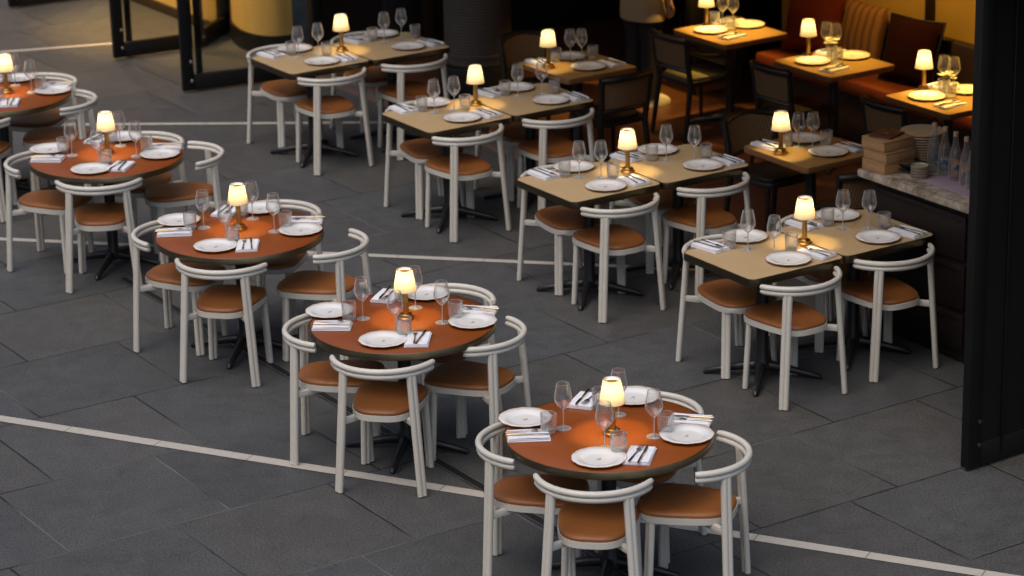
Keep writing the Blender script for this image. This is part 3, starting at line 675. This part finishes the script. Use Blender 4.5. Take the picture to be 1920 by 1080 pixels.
for i, (tn, c, S) in enumerate(IS):
    inst(IT, 'oak_table', 'square ' + tn, 'table', W(*c), TH, 'square oak tables inside the restaurant')
    ww = lambda q: (W(*q).x, W(*q).y)
    sides = ('far', 'near') if i in (0, 4) else ('left', 'banquette side')
    for k, sd_ in enumerate(sides):
        pos = f'{sd_} side of the' if 'side' not in sd_ else f'{sd_} of the'
        tns = tn
        put_plate(ww(S['P'][k]), f'white plate on the {pos} {tns}', 'plates inside the restaurant')
        put_wine(ww(S['G'][k]), f'wine glass, {"first" if k == 0 else "second"} from the left, on the {tns}', 'wine glasses inside the restaurant')
        put_tumbler(ww(S['T'][k]), f'water tumbler on the {pos} {tns}', 'tumblers inside the restaurant')
        put_napkin(ww(S['N'][k]), TH + ((pi if k == 0 else 0) if i in (0, 4) else -pi / 2 + (pi if k else 0)), f'folded napkin on the {pos} {tns}', 'napkins inside the restaurant', f'fork, {pos} {tns}', f'knife, {pos} {tns}')
    q = W(*S['L']); put_lamp((q.x, q.y), f'lit lamp with cream shade on the {tn}', 1.0)
# small flower vases
def vase_parts(seed):
    rnd = random.Random(seed); mb = MB(); mb.lathe([(.0, .001), (.022, .001), (.026, .02), (.022, .05), (.016, .065), (.020, .075)], 24); P = [('vase', mb.mesh('vase', 'ribglass', ang=80), None)]
    mb = MB(); mp = MB()
    for k in range(9):
        a = rnd.uniform(0, 2 * pi); t = rnd.uniform(.01, .05); tip = Vector((cos(a) * t, sin(a) * t, rnd.uniform(.095, .135)))
        mb.tube([(0, 0, .01), tip * .6, tip], .0012, 5)
        for j in range(7):
            b = j * 2 * pi / 7 + rnd.random(); d = Vector((cos(b), sin(b), .35)).normalized(); s = Vector((-sin(b), cos(b), 0)); l = rnd.uniform(.028, .042)
            pts = [tip, tip + d * l * .5 + s * l * .28, tip + d * l + Vector((0, 0, -.004)), tip + d * l * .5 - s * l * .28]
            f = [mp.bm.verts.new(p) for p in pts]; mp.bm.faces.new(f)
    P.append(('stems', mb.mesh('stems', 'leaf'), None)); P.append(('petals', mp.mesh('petals', 'petal'), None)); return P
for k, (u, v, l) in enumerate(((12.535, 15.06, 'small glass vase of cream flowers before the striped cushion'), (12.53, 13.80, 'small glass vase of cream flowers beside the black door stack'))):
    inst(vase_parts(k), 'flower_vase', l, 'vase', W(u, v, TZ + .001), 0, 'small flower vases')

# ------------------------------------------------------------------ cane-back chairs
def cane_parts(arms=False):
    P = []; mb = MB(); mb.prism(rrect(.44, .44, .09), .43, .465, .008, 2); P.append(('seat_frame', mb.mesh('seat_frame', 'blackwood'), None))
    mb = MB(); mb.prism(rrect(.38, .38, .08), .4655, .485, .008, 2); P.append(('seat_pad', mb.mesh('seat_pad', 'blackwood' if not arms else 'linenpad'), None))
    for s in (-1, 1):
        mb = MB(); mb.tube([(s * .19, .19, 0), (s * .185, .185, .43)], [.013, .018], 10); P.append(('front_leg', mb.mesh('front_leg', 'blackwood'), None))
    for s in (-1, 1):
        mb = MB(); mb.tube([(s * .21, -.26, 0), (s * .195, -.20, .43), (s * .20, -.225, .62), (s * .215, -.25, .80)], [.016, .023, .023, .021], 10); P.append(('back_post', mb.mesh('back_post', 'blackwood'), None))
    def arc(z, y0, bow, n=12): return [(x, y0 - bow * (1 - (x / .21) ** 2), z + .012 * (1 - (x / .21) ** 2)) for x in [-.21 + .42 * i / n for i in range(n + 1)]]
    mb = MB(); mb.tube(arc(.79, -.25, .07), .026, 10); P.append(('top_rail', mb.mesh('top_rail', 'blackwood'), None))
    mb = MB(); mb.tube(arc(.55, -.215, .05), .018, 8); P.append(('lower_rail', mb.mesh('lower_rail', 'blackwood'), None))
    a, b = arc(.55, -.217, .045), arc(.785, -.249, .05); mb = MB()
    mb.loft([[a[i], b[i], (b[i][0], b[i][1] + .006, b[i][2]), (a[i][0], a[i][1] + .006, a[i][2])] for i in range(len(a))]); P.append(('cane_back', mb.mesh('cane_back', 'cane'), None))
    if arms:
        for s in (-1, 1):
            mb = MB(); mb.tube([(s * .20, -.235, .70), (s * .245, -.10, .665), (s * .25, .08, .64), (s * .20, .16, .60), (s * .188, .185, .45)], [.013, .014, .015, .014, .013], 10); P.append(('armrest', mb.mesh('armrest', 'blackwood'), None))
    return P
M['linenpad'] = mat('olive_seat_cloth', (.10, .085, .045), .8, var=.1)
CC, CA = cane_parts(), cane_parts(True)
def put_cane(u, v, ang, label, P=None): inst(P or CC, 'cane_chair', label, 'chair', W(u, v), TH + radians(ang), 'black cane-backed chairs inside the restaurant')
put_cane(10.93, 15.62, 0, 'black cane-backed chair at the near side of the oak table behind the beige pairs')
put_cane(11.02, 16.58, 180, 'brown-lit cane-backed chair behind the left lamp-lit oak table')
put_cane(12.14, 16.16, -90, 'black armchair with cane back and olive seat beside the waiter', CA)
put_cane(12.13, 14.93, -90, 'black cane-backed chair facing the red banquette, middle oak table')
put_cane(12.10, 13.67, -90, 'black cane-backed chair facing the banquette behind the counter')
put_cane(10.94, 13.72, 180, 'cane-backed chair at the far side of the oak table left of the counter')
put_cane(10.74, 12.72, -8, 'cane-backed chair tucked between the oak table and the marble counter')
put_cane(13.55, 17.9, 60, 'black cane-backed chair in the dark beyond the banquette')

# ------------------------------------------------------------------ banquette and cushions
t = tag(link('banquette', None, None, W(13.1, 14)), 'rust leather banquette along the amber wall', 'banquette')
mb = MB(); ubox(mb, 12.90, 13.30, 9, 16.36, .02, .36, .01); childw('base', mb, 'darkbrown', t)
mb = MB()
for v0, v1 in ((9, 12.2), (12.21, 14.28), (14.29, 16.38)): ubox(mb, 12.87, 13.33, v0, v1, .362, .48, .03)
childw('seat', mb, 'rust', t)
mb = MB()
for v0, v1 in ((9, 10.6), (10.61, 12.2), (12.21, 13.2), (13.21, 14.28), (14.29, 15.3), (15.31, 16.38)): ubox(mb, 13.332, 13.437, v0, v1, .30, .82, .03)
childw('backrest', mb, 'darkbrown', t)
def cushion(m, label, u, v, z, yaw, s=.46, lean=.28, piping=None):
    n = 14; r = tag(link('cushion', None, None, W(u, v, z), TH - pi / 2 + yaw), label, 'cushion', 'cushions on the banquette')
    mb = MB(); t = bmesh.new(); g = {}
    for sgn in (1, -1):
        for i in range(n + 1):
            for j in range(n + 1):
                a, b = i / n * 2 - 1, j / n * 2 - 1; e = max(0, (1 - a * a) * (1 - b * b)) ** .42
                pin = 1 - .06 * (1 - abs(a) ** 3) * abs(b) ** 2; pin2 = 1 - .06 * (1 - abs(b) ** 3) * abs(a) ** 2
                if e == 0 and sgn == -1: g[sgn, i, j] = g[1, i, j]; continue
                g[sgn, i, j] = t.verts.new((a * s / 2 * pin2, sgn * .075 * e, b * s / 2 * pin + s / 2))
    for sgn in (1, -1):
        for i in range(n):
            for j in range(n):
                q = (g[sgn, i, j], g[sgn, i + 1, j], g[sgn, i + 1, j + 1], g[sgn, i, j + 1]); t.faces.new(q if sgn < 0 else tuple(reversed(q)))
    t.transform(Matrix.Rotation(lean, 4, 'X')); mb.add(t); link('cover', disp(mb, .006, 9, u + v).mesh('cover', m, ang=80), r)
    if piping:
        pts = [(-1, -1), (0, -.94), (1, -1), (.94, 0), (1, 1), (0, .94), (-1, 1), (-.94, 0), (-1, -1)]
        mp = MB(); mp.tube([Matrix.Rotation(lean, 3, 'X') @ Vector((a * s / 2, 0, b * s / 2 + s / 2)) for a, b in pts], .009, 8); link('piping', mp.mesh('piping', piping), r)
cushion('redvelvet', 'dark red cushion at the left end of the banquette, behind the lamp', 13.13, 16.03, .482, .35, .52, -.30)
cushion('striped', 'orange and brown striped cushion between two dark red cushions', 13.17, 15.50, .482, 0, .50, -.20, None)
cushion('darkvelvet', 'dark maroon cushion with black piping leaning on the banquette', 13.10, 14.88, .482, .18, .50, -.30, 'blackleather')
# dark upholstered chair at the far end
t = tag(link('upholstered_chair', None, None, W(13.05, 16.86), TH + pi), 'black upholstered chair behind the farthest lit oak table', 'chair')
mb = MB(); mb.box((0, 0, .40), (.56, .54, .16), 0, .04); link('seat', mb.mesh('seat', 'blackleather'), t)
mb = MB(); mb.box((0, -.26, .68), (.56, .11, .5), 0, .04); link('backrest', mb.mesh('backrest', 'blackleather'), t)
for sx in (-1, 1):
    for sy in (-1, 1):
        mb = MB(); mb.tube([(sx * .24, sy * .22, 0), (sx * .23, sy * .21, .32)], [.012, .018], 8); link('leg', mb.mesh('leg', 'blackwood'), t)

# ------------------------------------------------------------------ service counter
CZ = 1.0
t = tag(link('service_counter', None, None, W(10.5, 11.5)), 'dark panelled service counter with a marble top', 'counter')
mb = MB(); ubox(mb, 10.33, 10.80, 11.12, 12.00, .01, CZ - .052, .004); childw('cabinet', mb, 'drawer', t)
mb = MB(); ubox(mb, 10.25, 10.86, 11.07, 12.05, CZ - .05, CZ, .012); childw('marble_top', mb, 'marble', t)
for z0, z1 in ((.08, .30), (.33, .60), (.63, .90)):
    mb = MB(); ubox(mb, 10.312, 10.328, 11.16, 11.96, z0, z1, .004); d = childw('drawer_front', mb, 'drawer', t)
    mb = MB(); ubox(mb, 10.304, 10.311, 11.20, 11.92, z1 - .035, z1 - .027); childw('bead', mb, 'drawer', t)
# wooden boxes
for k, (lb, du, dv, z) in enumerate((('bottom pale wooden box on the marble counter', 0, 0, 0), ('middle pale wooden box of the stack on the counter', .006, -.004, .068), ('top pale wooden box, under the brown menu', -.004, .004, .136))):
    p = W(10.395 + du, 11.935 + dv, CZ + .001 + z); r = tag(link('wooden_box', None, None, p, TH + .02), lb, 'box', 'pale wooden boxes stacked on the counter')
    mb = MB(); mb.box((0, 0, .025), (.235, .20, .048), 0, .002); link('tray', mb.mesh('tray', 'box'), r)
    mb = MB(); mb.box((0, 0, .0585), (.235, .20, .0155), 0, .002); link('lid', mb.mesh('lid', 'box'), r)
r = tag(link('menu', None, None, W(10.39, 11.95, CZ + .2065), TH + .35), 'brown leather menu with a small gold emblem on the wooden boxes', 'menu')
mb = MB(); mb.box((0, 0, .006), (.17, .15, .010), 0, .002); link('cover', mb.mesh('cover', 'menu'), r)
mb = MB(); mb.lathe([(.0, .0116), (.011, .0116), (.011, .0112)], 12); link('emblem', mb.mesh('emblem', 'goldline'), r)
# plate stack: each plate its own
mb = MB(); mb.lathe([(.0, .004), (.085, .004), (.10, .008), (.130, .0135), (.133, .0135), (.133, .0075), (.10, .001), (.07, 0), (.0, 0)], 48); SP = [('stack_plate', mb.mesh('stack_plate', 'stackstone', ang=70), None)]
for k in range(12):
    inst(SP, 'stack_plate', f'stoneware plate in the tall stack behind the wooden boxes' if 0 < k < 11 else ('topmost stoneware plate of the tall stack, catching the light' if k == 11 else 'lowest stoneware plate of the tall stack'), 'plate', W(10.665 + jit(.0015), 11.94 + jit(.0015), CZ + .001 + k * .0160), random.uniform(0, 6), 'stoneware plates in one tall stack')
for k, l in enumerate(('lower black square dish beside the wooden boxes', 'upper black square dish beside the wooden boxes')):
    mb = MB(); mb.loft([[(x * s, y * s, z) for x, y in rrect(.15, .15, .04)] for s, z in ((.72, 0), (1, .022), (1.02, .026), (.96, .026), (.70, .008), (.02, .007))]); o = utag('square_dish', mb, 'plateblack', l, 'dish', 'black square dishes'); o.location = W(10.465, 11.80, CZ + .001 + k * .03); o.rotation_euler = (0, 0, TH + .1)
mb = MB(); mb.lathe([(.0, .003), (.044, .003), (.050, .010), (.0515, .017), (.0535, .017), (.0525, .006), (.046, 0), (.0, 0)], 32); SB = [('small_bowl', mb.mesh('small_bowl', 'stone', ang=60), None)]
for k in range(5):
    inst(SB, 'small_bowl', ['lowest small bowl of the short stack on the counter', 'second lowest small bowl of the short stack', 'middle small bowl of the short stack', 'second highest small bowl of the short stack', 'topmost small bowl of the short stack by the bottles'][k], 'bowl', W(10.405, 11.665, CZ + .001 + k * .0165), 0, 'small bowls in a short stack')
mb = MB(); mb.box((0, 0, .0035), (.24, .56, .005), 0, .002); o = utag('counter_cloth', disp(mb, .0015, 20), 'pinkcloth', 'folded lilac cloth under the water bottles', 'cloth'); o.location = W(10.49, 11.36, CZ + .001); o.rotation_euler = (0, 0, TH)
mb = MB(); mb.box((0, 0, .018), (.07, .09, .034), 0, .014); o = utag('napkin_roll', disp(mb, .004, 30), 'linen', 'crumpled white napkin behind the first bottle', 'napkin'); o.location = W(10.70, 11.78, CZ + .004); o.rotation_euler = (0, 0, TH)
mb = MB(); mb.lathe([(.0, 0), (.034, 0), (.037, .004), (.038, .07), (.037, .12), (.030, .165), (.020, .205), (.0145, .235), (.0135, .262)], 32); b0 = mb.mesh('bottle_glass', 'bottle', ang=80)
mb = MB(); mb.lathe([(.0, .262), (.0155, .262), (.0155, .285), (.012, .289), (.0, .289)], 20); b1 = mb.mesh('cap', 'cork')
mb = MB(); mb.lathe([(.0, .003), (.0355, .005), (.0365, .07), (.0357, .118), (.029, .162), (.024, .178), (.0, .178)], 28); b2 = mb.mesh('water', 'water_')if False else None
M['water'] = thinglass('water', (.90, .92, .93), .05, .4, 3, .06, .1)
mb = MB(); mb.lathe([(.0, .003), (.0345, .005), (.0355, .07), (.0347, .118), (.028, .162), (.024, .176), (.0, .1762)], 28); b2 = mb.mesh('water', 'water', ang=80)
mb = MB(); seg = 20
pk = [.3, .6, .35, .8, 1, .7, .9, .5, .65, .3]
vs = []
for i in range(len(pk)):
    a = -pi / 2 - TH - .75 + 1.5 * i / (len(pk) - 1); vs.append((mb.bm.verts.new((.0388 * cos(a), .0388 * sin(a), .062)), mb.bm.verts.new((.0388 * cos(a), .0388 * sin(a), .066 + .036 * pk[i]))))
for a, b in zip(vs, vs[1:]): mb.bm.faces.new((a[0], b[0], b[1], a[1]))
b3 = mb.mesh('printed_mark', 'bottletext', smooth=False)
BO = [('bottle_glass', b0, None), ('cap', b1, 0), ('water', b2, 0), ('printed_mark', b3, 0)]
for k, (u, v) in enumerate(((10.575, 11.735), (10.565, 11.63), (10.54, 11.51), (10.515, 11.39), (10.485, 11.30))):
    inst(BO, 'water_bottle', ['clear water bottle nearest the plate stack, first from the left', 'clear water bottle, second from the left on the counter', 'clear water bottle, third from the left on the counter', 'clear water bottle, fourth from the left on the counter', 'clear water bottle half hidden by the black door stack'][k], 'bottle', W(u, v, CZ + .008), TH + jit(.3), 'water bottles on the counter')

# ------------------------------------------------------------------ waiter
def person():
    base = W(12.33, 17.12); r = tag(link('person', None, None, base, radians(-60)), 'standing person in a long beige jacket, black trousers and white sneakers', 'person')
    # skeleton faces +y, skin modifier body rooted at the pelvis
    J = [((0, 0, .93), .13), ((0, 0, 1.12), .125), ((0, 0, 1.33), .135), ((0, 0, 1.45), .06), ((0, .01, 1.53), .055), ((0, .02, 1.62), .085), ((0, .01, 1.70), .075)]
    V = [j[0] for j in J]; R = [j[1] for j in J]; E = [(i, i + 1) for i in range(6)]
    for s in (-1, 1):
        k = len(V); V += [(s * .10, 0, .88), (s * .11, .02, .50), (s * .11, -.01, .10), (s * .115, .10, .05)]; R += [.095, .062, .042, .035]; E += [(0, k), (k, k + 1), (k + 1, k + 2), (k + 2, k + 3)]
        k = len(V); V += [(s * .19, 0, 1.38), (s * .235, -.01, 1.12), (s * .22, .09, .90), (s * .215, .12, .83)]; R += [.055, .043, .033, .026]; E += [(2, k), (k, k + 1), (k + 1, k + 2), (k + 2, k + 3)]
        h = k + 3
        for dx, l in ((-.024, .075), (-.008, .085), (.008, .08), (.024, .065)):
            f = len(V); V += [(s * .215 + dx * .3, .125 + dx, .79), (s * .205 + dx * .3, .135 + dx, .79 - l * .55), (s * .195 + dx * .3, .13 + dx, .79 - l)]; R += [.010, .009, .008]; E += [(h, f), (f, f + 1), (f + 1, f + 2)]
        f = len(V); V += [(s * .195, .155, .815), (s * .185, .17, .78)]; R += [.011, .009]; E += [(h, f), (f, f + 1)]
    me = bpy.data.meshes.new('body'); me.from_pydata(V, E, []); o = link('body', me, r)
    sk = o.modifiers.new('skin', 'SKIN'); 
    for i, v in enumerate(me.skin_vertices[0].data): v.radius = (R[i], R[i]); v.use_root = (i == 0)
    o.modifiers.new('sub', 'SUBSURF').levels = 1; o.modifiers['sub'].render_levels = 2; me.materials.append(M['skin'])
    def ell(z, rx, ry, cx=0, cy=0, n=28, wob=0): return [(cx + rx * cos(a) * (1 + wob * sin(a * 5 + z * 9)), cy + ry * sin(a) * (1 + wob * cos(a * 4)), z) for a in [2 * pi * i / n for i in range(n)]]
    mb = MB(); mb.loft([ell(.70, .215, .165, 0, .01, wob=.03), ell(.74, .218, .168, 0, .01, wob=.03), ell(.85, .205, .155, wob=.02), ell(1.0, .19, .14, wob=.01), ell(1.15, .185, .14), ell(1.32, .205, .14), ell(1.41, .17, .11), ell(1.47, .075, .07)], cap=False)
    for s in (-1, 1): mb.tube([(s * .17, 0, 1.40), (s * .225, -.005, 1.26), (s * .242, -.01, 1.12), (s * .238, .04, 1.0), (s * .226, .085, .905)], [.062, .064, .058, .050, .046], 14)
    for v in (0,): link('jacket', mb.mesh('jacket', 'jacket', ang=80), r)
    mb = MB()
    for s in (-1, 1): mb.loft([ell(.07, .062, .065, s * .11, .0, 20), ell(.25, .068, .07, s * .11, .005, 20), ell(.50, .078, .082, s * .11, .015, 20), ell(.75, .098, .105, s * .105, .005, 20), ell(.93, .105, .12, s * .09, 0, 20)])
    link('trousers', mb.mesh('trousers', 'trousers', ang=80), r)
    for s in (-1, 1):
        mb = MB(); mb.loft([[(s * .115 + x * w_, y * l_ + .045, z) for x, y in [(.5 * cos(a), .5 * sin(a)) for a in [2 * pi * i / 20 for i in range(20)]]] for w_, l_, z in ((.098, .285, 0), (.102, .29, .02), (.098, .28, .04), (.085, .22, .065), (.075, .12, .09))]); link('shoe', mb.mesh('shoe', 'shoe', ang=70), r)
    mb = MB(); mb.loft([ell(1.60, .088, .098, 0, -.01), ell(1.66, .096, .108, 0, -.005), ell(1.73, .088, .10, 0, 0), ell(1.775, .055, .065, 0, 0), ell(1.785, .01, .01)]); link('hair', mb.mesh('hair', 'hair', ang=80), r)
person()

# ------------------------------------------------------------------ warm downlights in the restaurant ceiling
def spot(u, v, z, tu, tv, tz, e, ang=70, col=(1, .60, .13), blend=.8, size=.06):
    l = bpy.data.lights.new('ceiling_spot', 'SPOT'); l.energy = e; l.color = col; l.spot_size = radians(ang); l.spot_blend = blend; l.shadow_soft_size = size
    o = link('ceiling_spot', l); p, q = W(u, v, z), W(tu, tv, tz); o.location = p; o.rotation_euler = (p - q).to_track_quat('Z', 'Y').to_euler()
for u, v, e, a in ((12.47, 16.16, 480, 27), (12.46, 14.93, 270, 26), (12.45, 13.68, 450, 28), (10.95, 16.05, 12, 26), (10.87, 13.25, 8, 26)):
    spot(u, v, 3.0, u, v, 0, e, a, blend=.9)
spot(12.3, 14.9, 3.0, 13.43, 14.9, 1.2, 120, 66, blend=1)
spot(12.3, 13.2, 3.0, 13.43, 13.2, 1.4, 190, 66, blend=1)
spot(12.7, 16.2, 3.0, 12.3, 17.1, .9, 380, 34)
spot(12.1, 17.6, 3.0, 12.4, 16.9, 0, 40, 40)
spot(11.7, 15.9, 3.0, 11.7, 15.8, 0, 45, 34)
spot(9.6, 22.6, 2.7, 10.8, 22.0, .3, 420, 70, (1, .60, .15))
spot(9.8, 20.7, 2.7, 10.75, 20.7, .6, 140, 60, (1, .60, .15))
spot(10.2, 23.4, 2.7, 9.0, 22.9, 0, 45, 110, (1, .62, .25))
